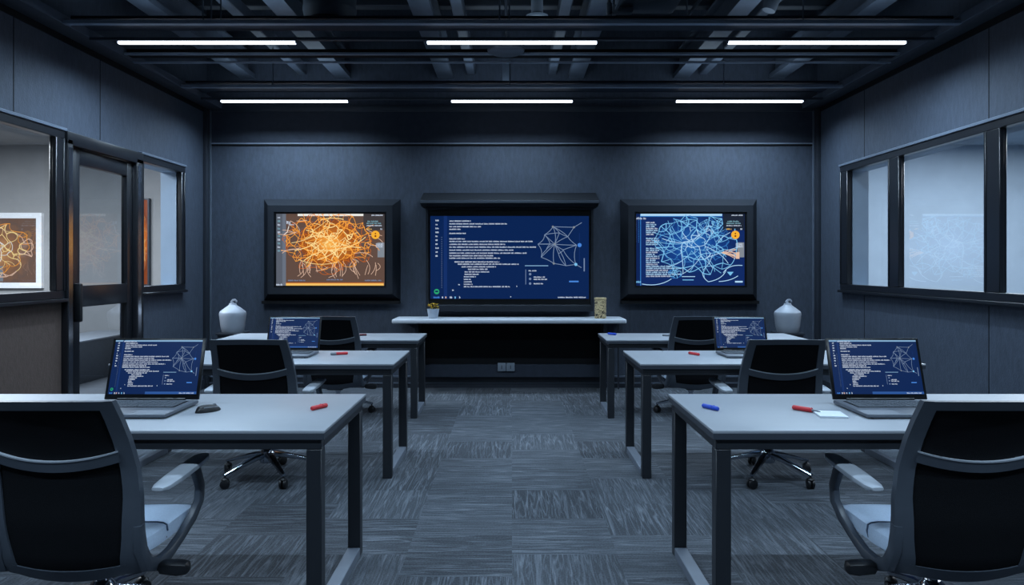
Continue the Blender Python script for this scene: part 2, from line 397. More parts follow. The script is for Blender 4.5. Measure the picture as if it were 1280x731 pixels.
# round ducts, pipes, unit
t = thing('ceiling_duct', 'grey round ventilation duct dropping from the ceiling beside the left lamps', 'duct', (-1.42, 5.75, 3.25))
MB().lathe([(.12, 0), (.19, .02), (.205, .10), (.205, .12), (.20, .13), (.24, 1.0)], n=32).build('duct_body', M_DUCT, t)
MB().lathe([(.217, .40), (.222, .41), (.222, .45), (.217, .46)], n=32).build('collar', M_STEELD, t)
t = thing('drop_pipe', 'grey vertical pipe with bolted flange above the middle lamp', 'pipe', (.19, 5.6, 3.24))
MB().lathe([(.045, .03), (.045, DECK-3.24)], n=20).build('pipe', M_DUCT, t)
fl = MB().lathe([(.08, 0), (.085, .005), (.085, .025), (.05, .04)], n=24)
for i in range(6): fl.lathe([(.008, .02), (.008, .036)], (.066*math.cos(i*PI/3), .066*math.sin(i*PI/3), 0), n=6)
fl.build('flange', M_DUCT, t)
t = thing('air_handler', 'flat grey air unit in a wire cage hung under the ceiling right of centre', 'air conditioner', (1.06, 5.55, 3.30))
MB().box(-.26, .20, -.22, .22, .03, .28, bev=.03).build('housing', M_DUCT, t)
MB().box(-.28, .32, -.24, -.22, 0, .02).box(-.28, .32, .22, .24, 0, .02).box(-.28, -.26, -.24, .24, 0, .02).box(.30, .32, -.24, .24, 0, .02).build('tray', M_STEEL, t)
for x, y in ((-.27, -.23), (.31, -.23), (-.27, .23), (.31, .23)):
    MB().lathe([(.006, .01), (.006, DECK-3.30)], (x, y, 0), n=6).build('hanger_rod', M_STEEL, t)
MB().tube([(.2, -.2, .25), (.31, -.23, .02)], .006, n=6).build('brace', M_STEEL, t)
t = thing('ceiling_sensor', 'small pale sensor box on a bracket beside the middle ceiling joist', 'sensor', (.82, 5.62, 3.29))
MB().box(-.06, .10, -.04, .04, 0, .06, bev=.012).build('sensor_body', M_DUCT, t)
MB().box(-.10, -.06, -.03, .03, -.01, .08, bev=.01).box(-.09, -.07, -.02, .02, .08, DECK-3.29).build('bracket', M_STEELD, t)
t = thing('black_pipe', 'short dark round pipe stub above the right lamp', 'pipe', (1.98, 5.7, 3.33))
MB().lathe([(.0, 0), (.05, .01), (.055, .05), (.055, .55)], n=18).xf(Matrix.Rotation(math.radians(20), 4, 'Y')).build('pipe', M_STEELD, t)
MB().box(.02, .30, -.02, .02, .52, DECK-3.33).build('pipe_support', M_STEELD, t)
t = thing('ceiling_speaker', 'round flat disc speaker hanging behind the middle lamp', 'speaker', (-.05, 6.1, 3.125))
MB().lathe([(.0, .004), (.12, .0), (.15, .012), (.155, .025), (.12, .04), (.03, .05)], n=40).build('disc', M_DUCT, t)
MB().lathe([(.012, .045), (.012, DECK-3.125)], n=10).build('stem', M_STEELD, t)

# ceiling tube lights
names = {-1: 'left', 0: 'middle', 1: 'right'}
def fixture(x, y, ln, label, grp):
    t = thing('ceiling_light', label, 'ceiling light', (x, y, 3.085), 0, grp)
    MB().box(-ln/2, ln/2, -.020, .020, .020, .036, bev=.003, seg=1).build('housing', M_STEELD, t)
    MB().box(-ln/2+.004, ln/2-.004, -.016, .016, 0, .021, bev=.005).build('diffuser', M_TUBE, t)
    for sx in (-1, 1): MB().box(sx*ln/2-.006, sx*ln/2+.004, -.018, .018, .002, .026, bev=.003, seg=1).build('end_cap', M_TRIML, t)
for y, lw, cx, where in ((RA, 1.32, 2.36, 'front row'), (RB, 1.28, 2.39, 'rear row by the far wall')):
    for sx in (-1, 0, 1):
        fixture(sx*cx, y, lw if sx == 0 else lw+.06, 'white linear tube light, %s of the three in the %s' % (names[sx], where), 'tube lights in the ' + where)
def area(name, loc, sx, sy, power, col, spread=180, rot=(0,0,0)):
    l = bpy.data.lights.new(name, 'AREA'); l.shape = 'RECTANGLE'; l.size = sx; l.size_y = sy; l.energy = power; l.color = col; l.spread = math.radians(spread)
    o = bpy.data.objects.new(name, l); o.location = loc; o.rotation_euler = rot; C.objects.link(o); return o
COOL = (.60, .80, 1.0)
for y, pw in ((RA, 23), (RB, 20), (3.67, 18), (.95, 37)):
    for sx in (-1, 0, 1):
        area('tube_lamp', (sx*2.36, y, 3.06), 1.25, .05, pw*(1.0 if sx == 0 else 1.6), COOL, 140 if sx == 0 else 146)
        if y in (RA, RB):
            area('tube_uplight', (sx*2.36, y, 3.13), 1.25, .03, 1.6, COOL, 180, (PI, 0, 0))  # added lamp, lights the baffle like bloom around the tube
            area('tube_uplight', (sx*2.36, y-.05, 3.23), 1.25, .5, 4.0, COOL, 180, (PI, 0, 0))  # unseen lamp added to brighten the joists
for s in (-1, 1):
    for y in (3.67, 5.4, 6.9):
        area('wall_wash_lamp', (s*2.72, y, 3.05), .05, 1.7, 10, COOL, 118, (0, math.radians(-s*22), 0))  # unseen lamps added to brighten the upper side walls
area('neighbour_lamp_left', (-5.6, 7.0, 2.98), 2.0, 1.6, 440, (.86, .93, 1.0))
area('neighbour_lamp_right', (5.8, 7.75, 2.98), 2.4, 2.0, 325, (.88, .95, 1.0))
w = bpy.data.worlds.new('world'); sc.world = w; w.use_nodes = True
w.node_tree.nodes['Background'].inputs[0].default_value = (.35, .5, .75, 1); w.node_tree.nodes['Background'].inputs[1].default_value = .02

# ------------------------------------------------------------------ screens
S_BLUE = glow('screen_blue', (9,35,82)); S_BLUE2 = glow('screen_blue_band', (18,46,102)); S_TXT = glow('screen_text', (205,218,238), .9)
S_DIM = glow('screen_text_dim', (120,140,175), .9); S_GRN = glow('screen_green', (40,160,110)); S_LB = glow('screen_lightblue', (70,130,215))
S_BAR = glow('screen_bar', (130,170,205)); S_LINE = glow('screen_line', (120,140,170))
S_CYAN = glow('net_cyan', (120,190,235)); S_CYAN2 = glow('net_pale', (175,215,245)); S_CYAN3 = glow('net_blue', (52,120,190))
S_DARK = glow('screen_panel_dark', (28,36,52)); S_ORB = glow('badge_orange', (245,175,50)); S_ORD = glow('badge_dark', (120,50,10))
S_GREY = glow('screen_grey', (128,136,146)); S_WHT = glow('screen_white', (235,235,230)); S_OR1 = glow('net_deep_orange', (196,96,28))
S_OR2 = glow('net_orange', (246,160,62)); S_OR3 = glow('net_yellow', (255,222,150)); S_TEAL = glow('screen_teal', (120,165,180)); S_SIDE = glow('screen_side', (88,94,106))
S_PEACH = glow('net_peach', (226,188,164)); S_GOLD = glow('screen_gold', (240,190,100))
def radial(name, cx, cz, rx, rz, stops, nscale=14, namt=.35):
    m = bpy.data.materials.new(name); m.use_nodes = True; nt = m.node_tree; N = nt.nodes.new; L = nt.links.new
    b = nt.nodes['Principled BSDF']; b.inputs['Base Color'].default_value = (.002,.002,.003,1); b.inputs['Roughness'].default_value = .35; b.inputs['Specular IOR Level'].default_value = .15
    tc = N('ShaderNodeTexCoord'); mp = N('ShaderNodeMapping')
    mp.inputs['Location'].default_value = (-cx/rx, 0, -cz/rz); mp.inputs['Scale'].default_value = (1/rx, 0, 1/rz)
    L(tc.outputs['Object'], mp.inputs[0])
    ln = N('ShaderNodeVectorMath'); ln.operation = 'LENGTH'; L(mp.outputs[0], ln.inputs[0])
    no = N('ShaderNodeTexNoise'); no.inputs['Scale'].default_value = nscale; no.inputs['Detail'].default_value = 5; L(tc.outputs['Object'], no.inputs['Vector'])
    a = N('ShaderNodeMath'); a.operation = 'MULTIPLY_ADD'; a.inputs[1].default_value = namt; L(no.outputs['Fac'], a.inputs[0]); L(ln.outputs['Value'], a.inputs[2])
    r = N('ShaderNodeValToRGB'); els = r.color_ramp.elements
    els[0].position = stops[0][0]; els[0].color = (*lin(stops[0][1]), 1); els[1].position = stops[-1][0]; els[1].color = (*lin(stops[-1][1]), 1)
    for p, cc in stops[1:-1]: e = els.new(p); e.color = (*lin(cc), 1)
    L(a.outputs[0], r.inputs[0]); L(r.outputs[0], b.inputs['Emission Color']); b.inputs['Emission Strength'].default_value = 1
    return m
class SCR:
    """flat display facing -y, width w, height h, centred at origin; u right, v down, both 0..1"""
    def __init__(s, w, h, bg):
        s.w, s.h = w, h; s.mb = MB(); s.mats = []; s.rect(0, 0, 1, 1, bg, 0)
    def mi(s, m):
        if m not in s.mats: s.mats.append(m)
        return s.mats.index(m)
    def P(s, u, v, ly): return ((u-.5)*s.w, -.0007*ly, (.5-v)*s.h)
    def rect(s, u0, v0, u1, v1, m, ly=1):
        s.mb.poly([s.P(u0, v1, ly), s.P(u1, v1, ly), s.P(u1, v0, ly), s.P(u0, v0, ly)], s.mi(m))
    def disc(s, u, v, r, m, ly=1, n=20, ring=0):
        a = s.w/s.h; mi = s.mi(m)
        s.mb.poly([s.P(u+r*math.cos(-2*PI*i/n), v+r*a*math.sin(-2*PI*i/n), ly) for i in range(n)], mi)
    def line(s, pts, wd, m, ly=2):
        """ribbon of width wd (fraction of screen width) through (u,v) points"""
        mi = s.mi(m); a = s.h/s.w
        Q = [Vector((p[0], p[1]*a)) for p in pts]; L_, R_ = [], []
        for i, q in enumerate(Q):
            t = (Q[min(i+1, len(Q)-1)] - Q[max(i-1, 0)])
            t = t.normalized() if t.length > 1e-9 else Vector((1, 0)); n = Vector((-t.y, t.x))*wd/2
            L_.append(q+n); R_.append(q-n)
        vs = lambda q: s.mb.bm.verts.new(s.P(q.x, q.y/a, ly))
        lv, rv = [vs(q) for q in L_], [vs(q) for q in R_]
        for i in range(len(Q)-1):
            s.mb.bm.faces.new((lv[i], lv[i+1], rv[i+1], rv[i])).material_index = mi
    def curve(s, p, q, bend, wd, m, ly=2, n=5):
        mx, my = (p[0]+q[0])/2, (p[1]+q[1])/2; dx, dy = q[0]-p[0], q[1]-p[1]
        c = (mx - dy*bend, my + dx*bend)
        s.line([((1-t)**2*p[0]+2*t*(1-t)*c[0]+t*t*q[0], (1-t)**2*p[1]+2*t*(1-t)*c[1]+t*t*q[1]) for t in [i/n for i in range(n+1)]], wd, m, ly)
    def text(s, u0, v, u1, hgt, m, rng, ly=2):
        """a run of tiny illegible strokes like the smudged lettering on the display"""
        a = s.w/s.h; cw = hgt/a*.62; u = u0; st = cw*.30
        while u < u1:
            wl = rng.randint(3, 9)
            for _ in range(wl):
                if u + cw > u1: break
                kd = rng.random(); t, b = v-hgt/2, v+hgt/2
                if kd < .75: s.rect(u, t + hgt*.15*(kd < .5), u+st, b, m, ly)
                s.rect(u, v-hgt*.12, u+cw*.8, v+hgt*.14, m, ly)
                if kd > .35: s.rect(u, b-hgt*.22, u+cw*.8, b, m, ly)
                if kd < .55: s.rect(u+cw*.5, v-hgt*.3, u+cw*.8, b, m, ly)
                u += cw
            u += cw*.7
    def build(s, name, parent): return s.mb.build(name, s.mats, parent, smooth=False, weld=False, recalc=False)
def code_screen(name, w, h, parent, laptop=False, green=True):
    s = SCR(w, h, S_BLUE); R = random.Random(7)
    U = lambda x: (x-78)/850; V = lambda y: (y-150)/442
    T = lambda y, x0, x1, m=S_TXT, hg=.0175: s.text(U(x0), V(y), U(x1), hg*(1.25 if laptop else 1), m, R)
    s.rect(U(150), 0, U(168), 1, S_BLUE2, 1)
    for y, x0, x1 in ((176,180,300),(191,180,490),(206,180,350),(220,180,243),(242,180,273),(271,180,265),(285,180,628),(300,180,485),(315,180,650),(331,180,525),
                      (347,180,598),(361,180,418),(374,180,455),(394,208,450),(406,225,553),(420,245,435),(433,280,387),(447,262,400),(460,262,342),(473,258,326),
                      (487,258,298),(500,258,308),(513,258,308),(526,258,508)): T(y, x0, x1)
    for i in range(10): T(173+i*21, 106, 106+R.choice((14,18,20)), hg=.022)
    for i in range(24): s.rect(U(137), V(262+i*11.6), U(141), V(265+i*11.6), S_DIM, 2)
    s.rect(U(585), V(413), U(710), V(417), S_BAR, 2)
    s.rect(U(588), V(435), U(591), V(515), S_DIM, 2); T(441, 605, 648)
    for y in (460, 485, 510): s.disc(U(613), V(y), .008, S_DIM, 2, 10)
    T(475, 632, 695); T(487, 632, 708); T(510, 632, 688)
    s.rect(U(822), V(495), U(873), V(503), S_LB, 2); T(545, 195, 208); T(515, 228, 238); T(524, 540, 548); T(580, 507, 513)
    if green: s.disc(U(112), V(553), .017, S_GRN, 2, 14); s.rect(U(104), V(548), U(120), V(556), S_BLUE, 3)
    if laptop:
        s.rect(0, 0, 1, .028, S_BAR, 1); s.rect(.42, .955, 1, 1, glow('taskbar', (44,84,150)), 1); T(161, 160, 290, S_TXT)
    T(583, 95, 130, S_LB, .024); T(583, 140, 152, hg=.028); T(583, 158, 172, S_PEACH, .028); T(583, 182, 202, hg=.026); T(583, 208, 224, S_CYAN, .03); T(583, 233, 245, hg=.026)
    T(583, 762, 912)
    n = [(745,300),(735,207),(690,250),(655,300),(672,370),(740,403),(805,415),(858,408),(862,305),(815,260),(770,240),(848,210),(890,185),(700,330),(790,330),(720,300),(765,350)]
    n = [(U(a), V(b)) for a, b in n]
    for a, b, c in ((0,1,.1),(0,2,0),(0,3,.05),(0,4,0),(0,5,.05),(0,6,-.08),(0,8,.05),(0,9,-.1),(0,10,0),(0,13,.2),(0,14,.1),(0,16,0),(1,2,-.12),(2,3,-.2),(3,4,-.15),(4,5,-.1),(5,6,-.05),(6,7,0),(7,8,-.1),
                    (1,9,-.1),(1,11,.0),(2,10,-.1),(9,8,.1),(9,11,0),(11,12,0),(10,9,.1),(14,8,.0),(14,7,.1),(13,4,.1),(16,6,.1),(16,14,.2),(15,2,.1),(3,15,0),(15,13,.1),(10,1,.1)):
        s.curve(n[a], n[b], c, (.0036 if not laptop else .0036), S_LINE, 3)
    for p in (1, 5, 0, 11): s.disc(*n[p], .007, S_GREY, 4, 8)
    s.disc(U(878), V(305), .013, S_LB, 4, 12); s.disc(U(858), V(408), .010, S_CYAN, 4, 10); s.rect(U(900), V(375), U(906), V(445), S_DIM, 2); s.line([n[7], (U(888), V(425))], .004, S_LINE, 3)
    s.rect(U(876), V(240), U(879), V(400), S_BLUE2, 1)
    return s.build(name, parent)
def web(s, R, cx, cy, rx, ry, n, mats, wd, ly=3, kn=3, bend=.35):
    pts = []
    tries = 0
    while len(pts) < n and tries < 8000:
        tries += 1
        a = R.random()*2*PI; r = R.random()**.6; p = (cx+rx*r*math.cos(a), cy+ry*r*math.sin(a), r)
        if all((p[0]-q[0])**2 + ((p[1]-q[1])*s.h/s.w)**2 > (rx*.9/math.sqrt(n))**2*1.2 for q in pts): pts.append(p)
    seen = set()
    for i, p in enumerate(pts):
        ds = sorted(range(len(pts)), key=lambda j: (pts[j][0]-p[0])**2+((pts[j][1]-p[1])*s.h/s.w)**2)[1:kn+1]
        for j in ds:
            if (min(i,j), max(i,j)) in seen: continue
            seen.add((min(i,j), max(i,j))); q = pts[j]
            r = (p[2]+q[2])/2 + R.uniform(-.15,.15)
            m = mats[0] if r < .35 else mats[1] if r < .75 else mats[2]
            s.curve(p[:2], q[:2], R.uniform(-bend, bend), wd*R.uniform(.6, 1.3), m, ly)
    return pts
def side_screen(name, w, h, parent, orange):
    R = random.Random(11 if orange else 23)
    if orange:
        bg = radial('orange_glow', -.01*w, .08*h, .37*w, .44*h, [(.2, (250,190,96)), (.45, (206,118,36)), (.85, (138,72,30)), (1.15, (96,74,64)), (1.4, (84,80,82))])
    else:
        bg = radial('blue_glow', .02*w, .08*h, .45*w, .5*h, [(.2, (36,104,180)), (.6, (20,66,140)), (1.2, (14,40,98)), (1.4, (14,38,92))])
    s = SCR(w, h, bg)
    U = lambda x: (x-105)/745; V = lambda y: (y-118)/492
    T = lambda y, x0, x1, m=S_TXT, hg=.02: s.text(U(x0), V(y), U(x1), hg, m, R)
    if orange:
        s.rect(0, 0, U(152), 1, S_SIDE, 1); s.rect(U(152), 0, U(176), 1, glow('screen_side_b', (104,112,126)), 1)
        s.rect(U(255), V(121), U(702), V(137), S_WHT, 1); s.rect(U(165), V(590), U(838), V(606), S_GOLD, 1); s.rect(U(165), V(585), U(838), V(590), S_OR1, 1)
        for i in range(10): T(145+i*25, 120, 143, S_TEAL if i % 2 else S_TXT, .03)
        T(131, 760, 835); T(600, 110, 160, S_TXT, .035); T(178, 180, 215, S_TXT, .05); T(195, 195, 240, S_TXT, .02)
        s.line([(U(160), V(265)), (U(185), V(245)), (U(196), V(205))], .006, S_WHT, 3); s.line([(U(176), V(246)), (U(240), V(246))], .004, S_PEACH, 3)
        T(570, 190, 310, S_DIM); T(565, 450, 565, S_DIM); T(570, 710, 825, S_DIM)
        mats = (S_OR3, S_OR2, S_OR1)
        web(s, R, U(470), V(310), .40, .42, 120, (S_OR3, S_OR2, S_OR2), .0052, 3, 3, .3)
        web(s, R, U(480), V(300), .28, .32, 80, (S_OR3, S_OR3, S_OR2), .0075, 4, 3, .25)
        web(s, R, U(460), V(320), .42, .43, 90, (S_OR2, S_OR1, S_OR1), .004, 2, 3, .5)
        for i in range(34):
            a = R.uniform(0, 2*PI); r0 = R.uniform(.15, .95); b_ = R.uniform(0, 2*PI); r1 = R.uniform(.3, 1.0)
            x0, y0_, x1, y1_ = r0*math.cos(a), r0*math.sin(a), r1*math.cos(b_), r1*math.sin(b_)
            d_ = math.hypot(x1-x0, y1_-y0_)
            if d_ > .9: x1, y1_ = x0+(x1-x0)*.9/d_, y0_+(y1_-y0_)*.9/d_
            s.curve((U(475)+.40*x0, V(305)+.42*y0_), (U(475)+.40*x1, V(305)+.42*y1_), R.uniform(-.3,.3), R.uniform(.004,.0075), S_OR3 if R.random() < .5 else S_OR2, 5, 8)
        for i in range(24):
            a = R.uniform(0, 2*PI); r0 = R.uniform(.7, .95); r1 = R.uniform(1.02, 1.22); b_ = a + R.uniform(-.3, .3)
            s.curve((U(475)+.40*r0*math.cos(a), V(300)+.40*r0*math.sin(a)), (U(475)+.40*r1*math.cos(b_), V(300)+.38*r1*math.sin(b_)), R.uniform(-.5,.5), .0045, S_OR2 if i % 2 else S_PEACH, 4, 7)
        for i in range(26):
            x = U(R.uniform(180, 800)); s.curve((x, V(R.uniform(430, 470))), (x+R.uniform(-.06,.06), V(R.uniform(500, 560))), R.uniform(-.6,.6), .004, S_PEACH, 3)
    else:
        s.rect(0, 0, U(140), 1, glow('blue_side', (12,34,84)), 1); s.rect(U(138), 0, U(144), 1, S_CYAN3, 1)
        s.rect(U(140), V(121), U(693), V(136), S_CYAN2, 1); s.rect(U(140), V(136), U(693), V(142), S_CYAN3, 1)
        for i in range(14): T(140+i*13, 110, 116, S_DIM, .012); T(155+i*12, 126, 134, S_CYAN3, .016)
        T(152, 108, 180, S_TXT, .03); T(580, 108, 146, S_CYAN, .03)
        for i in range(28):
            y = 180+i*13.4
            if i in (7, 12): continue
            T(y, 178, R.choice((250, 262, 272, 240)) if i < 22 else R.choice((330, 350, 420)), S_CYAN2 if i % 3 else S_TXT, .022)
        mats = (S_CYAN2, S_CYAN, S_CYAN3)
        web(s, R, U(520), V(330), .40, .44, 70, (S_CYAN2, S_CYAN, S_CYAN), .0065, 3, 3, .22)
        web(s, R, U(500), V(300), .34, .36, 80, mats, .0045, 2, 3, .4)
        web(s, R, U(610), V(220), .11, .14, 30, (S_CYAN2, S_CYAN, S_CYAN), .004, 4, 3, .4)
        for i in range(26):
            a = R.uniform(0, 2*PI); r0 = R.uniform(.1, .6); b_ = a + R.uniform(-.9, .9); r1 = R.uniform(.8, 1.1)
            s.curve((U(520)+.38*r0*math.cos(a), V(330)+.42*r0*math.sin(a)), (U(520)+.38*r1*math.cos(b_), V(330)+.42*r1*math.sin(b_)), R.uniform(-.25,.25), R.uniform(.004,.006), S_CYAN2 if i % 3 == 0 else S_CYAN, 4, 8)
        web(s, R, U(375), V(525), .07, .07, 20, (S_CYAN, S_CYAN, S_CYAN3), .005, 4, 3, .5)
        for p, q, b in (((150,595),(350,560),.3),((700,520),(830,470),-.4),((600,580),(720,500),.3),((560,520),(600,580),.2),((670,578),(800,540),.2),((420,545),(510,545),0)):
            s.curve((U(p[0]), V(p[1])), (U(q[0]), V(q[1])), b, .006, S_CYAN2, 4, 7)
        s.rect(U(425), V(565), U(500), V(570), S_CYAN, 3); s.rect(U(780), V(574), U(832), V(585), S_CYAN2, 3)
        s.mb.poly([s.P(U(725), V(513), 4), s.P(U(748), V(540), 4), s.P(U(770), V(513), 4)], s.mi(S_CYAN))
        for i in range(9):
            s.curve((U(690), V(385)), (U(R.uniform(770, 830)), V(R.uniform(350, 430))), R.uniform(-.4,.4), .005, S_PEACH, 5)
        s.rect(U(786), V(380), U(810), V(425), S_PEACH, 3)
    s.rect(U(700), V(122), U(843), V(232), S_DARK if not orange else glow('screen_panel_brown', (62,58,60)), 2)
    T2 = lambda y, x0, x1, m, hg: s.text(U(x0), V(y), U(x1), hg, m, R, 6)
    T2(131, 755, 834, S_TXT, .02); T2(172, 728, 810, S_TEAL, .022); T2(186, 722, 822, S_TEAL, .02); T2(201, 722, 826, S_TXT, .018); T2(224, 722, 760, S_GOLD, .02); T2(224, 815, 835, S_TXT, .024)
    s.disc(U(782), V(264), .038, S_ORB, 6, 28); s.disc(U(782), V(255), .007, S_ORD, 7, 8); s.disc(U(782), V(272), .009, S_ORD, 7, 8)
    s.rect(U(796), V(315), U(842), V(415), S_GREY, 2)
    for i in range(5): T2(322+i*6, 785, 835, S_TXT, .012)
    return s.build(name, parent)

# wall displays
def side_display(px, label, orange):
    yf = 8.20; x = PX(px, yf); zc = PZ(312, yf)
    t = thing('wall_display', label, 'screen', (x, YB, zc), 0)
    q = yf/F; hw, hh = 78*q, 55.5*q; iw, ih = 70.2*q, 47.2*q; d_ = yf - YB
    f = MB(); fl_ = .075
    def quad(w_, h_, y): return [(-w_, y, -h_), (w_, y, -h_), (w_, y, h_), (-w_, y, h_)]
    f.rings([quad(hw+fl_, hh+fl_, -.002), quad(hw, hh, d_), quad(iw, ih, d_), quad(iw, ih, d_+.03)], caps=False)
    f.build('surround', M_FR2, t, smooth=False)
    b = MB().rings([quad(iw, ih, d_+.012), quad(iw-.02, ih-.02, d_+.012), quad(iw-.02, ih-.02, d_+.028)], caps=False)
    b.poly(quad(iw, ih, d_+.027)); b.build('bezel', M_LID, t, smooth=False)
    sw, sh = 138*q, 91.5*q
    o = side_screen('screen', sw, sh, t, orange); o.location = (0, d_+.024, 0)
    MB().box(-hw-fl_, hw+fl_, d_+.02, -.002, -hh-fl_-.035, -hh-fl_-.002).build('ledge', M_BLACK, t, smooth=False)  # matt black stands in for the shadow under the surround
    return t
M_FR2 = mat('display_surround', (28,33,41), rough=.7, spec=.25, var=.06, vscale=10)
side_display(412.5, 'wall display showing a glowing orange network on a grey background', True)
side_display(863.5, 'wall display showing a pale blue network with a block of text at its left', False)
t = thing('presentation_display', 'large middle wall display under a hood, showing white text lines on navy', 'screen', (PX(637, 8.15), YB, 0))
hoodz = 2.09
hw = .97
f = MB(); ring = lambda x: [(x, 0, 2.19), (x, -.29, hoodz), (x, -.30, hoodz-.045), (x, -.20, hoodz-.07), (x, 0, hoodz-.07)]
f.rings([ring(-hw), ring(hw)]); f.build('hood', mat('hood_paint', (17,21,27), rough=.7, spec=.25, var=.06, vscale=10), t, smooth=False)
MB().box(-hw, hw, -.304, -.296, hoodz-.040, hoodz-.008, bev=.002, seg=1).build('hood_lip', mat('hood_lip', (66,73,84), rough=.45, var=.05, vscale=12), t)
q = 8.15/F
zt, zb_ = PZ(255, 8.15), PZ(389, 8.15)
st, sb = PZ(270, 8.17), PZ(373.5, 8.17); sw = 198*8.17/F
f = MB(); y = -.16; X = .925
def quad2(w_, z0, z1, y): return [(-w_, y, z0), (w_, y, z0), (w_, y, z1), (-w_, y, z1)]
f.rings([quad2(X, zb_, zt, 0), quad2(X, zb_, zt, y), quad2(.90, zb_+.06, zt-.06, y), quad2(.895, zb_+.08, zt-.065, y+.03)], caps=False)
f.build('surround', M_FR2, t, smooth=False)
b = MB(); b.box(-.90, .90, -.14, -.09, zb_+.075, zt-.06); b.build('bezel', M_LID, t, smooth=False)
o = code_screen('screen', sw, st-sb, t); o.location = (0, -.146, (st+sb)/2)

# ------------------------------------------------------------------ console under the display
t = thing('wall_console', 'long pale shelf console with dark open base under the large display', 'console', (-.03, 8.08, 0))
MB().box(-1.25, 1.25, -.235, .225, .752, .80, bev=.014, seg=3).build('shelf_top', M_SHELF, t)
for sx in (-1.0, 1.04): MB().box(sx-.02, sx+.02, -.10, .19, .13, .752, bev=.003, seg=1).build('side_panel', M_TRIM, t)
MB().box(-.98, 1.02, .16, .195, .27, .752).build('back_panel', M_BLACK, t, smooth=False)
MB().box(-.98, 1.02, .12, .195, .13, .27, bev=.003, seg=1).build('plinth', M_WALLD, t)
MB().box(1.205, 1.22, .10, .13, 0, .752).build('leg', M_TRIM, t)
t = thing('wall_outlet', 'grey double outlet plate low on the console plinth', 'outlet', (-.065, 8.192, .245))
for sx in (-1, 1):
    p = MB().box(sx*.049-.046, sx*.049+.046, -.012, .008, -.046, .046, bev=.004).build('plate', M_OUT, t)
    MB().box(sx*.049-.004, sx*.049+.004, -.0135, -.011, -.02, .02).build('slot', M_TRIM, p, smooth=False)
# flower pot
t = thing('flower_pot', 'small white pot of yellow flowers on the left end of the shelf', 'potted plant', (PX(541.5, 7.98), 7.98, .80))
MB().lathe([(.048, 0), (.05, .002), (.066, .10), (.068, .104), (.060, .104), (.055, .085), (.0, .085)], n=24).build('pot', M_POT, t)
R = random.Random(3)
fl = MB(); lv = MB()
for i in range(20):
    a = R.uniform(0, 2*PI); r = .05*math.sqrt(R.random()); z = .125 + R.uniform(-.02, .045) - r*.4
    cx, cy = r*math.cos(a), r*math.sin(a)
    for j in range(5):
        b = 2*PI*j/5; tip = Vector((cx+.022*math.cos(b), cy+.022*math.sin(b), z+.008)); w_ = Vector((-math.sin(b), math.cos(b), 0))*.009
        c0 = Vector((cx, cy, z)); md = (c0+tip)/2 + Vector((0,0,.004))
        fl.poly([c0, md+w_, tip, md-w_])
    fl.lathe([(.002, z-.004), (.008, z+.002), (.002, z+.009)], (cx, cy, 0), n=7)
for i in range(16):
    a = R.uniform(0, 2*PI); r = R.uniform(.03, .07); z = R.uniform(.12, .19)
    p0 = Vector((0, 0, .085)); p1 = Vector((r*math.cos(a), r*math.sin(a), z)); w_ = Vector((-math.sin(a), math.cos(a), 0))*.008
    md = p0.lerp(p1, .6); lv.poly([p0, md+w_, p1, md-w_]); 
fl.build('blossoms', M_YEL, t, recalc=False); lv.build('leaves', M_GRN, t, recalc=False)
# patterned block
def pattern_mat():
    m = bpy.data.materials.new('tan_scrawl'); m.use_nodes = True; nt = m.node_tree; N = nt.nodes.new; L = nt.links.new; b = nt.nodes['Principled BSDF']; b.inputs['Roughness'].default_value = .6
    tc = N('ShaderNodeTexCoord'); v = N('ShaderNodeTexNoise'); v.inputs['Scale'].default_value = 26; v.inputs['Distortion'].default_value = 2.2; v.inputs['Detail'].default_value = 2; L(tc.outputs['Object'], v.inputs['Vector'])
    r = N('ShaderNodeValToRGB'); e = r.color_ramp.elements; e[0].position = .40; e[0].color = (*lin((36,34,32)), 1); e[1].position = .50; e[1].color = (*lin((190,168,126)), 1)
    x = e.new(.60); x.color = (*lin((214,194,150)), 1); x = e.new(.66); x.color = (*lin((60,66,56)), 1)
    L(v.outputs['Fac'], r.inputs[0]); L(r.outputs[0], b.inputs['Base Color']); return m
t = thing('carton', 'upright tan carton with dark scrawled pattern on the right end of the shelf', 'box', (PX(750.5, 7.98), 7.98, .80), math.radians(-24))
M_PAT = pattern_mat()
MB().box(-.055, .055, -.04, .04, 0, .20, bev=.006).build('body', M_PAT, t)
MB().box(-.058, .058, -.043, .043, .20, .225, bev=.006).build('lid', mat('tan_card', (196,176,134), rough=.6, var=.15, vscale=50), t)

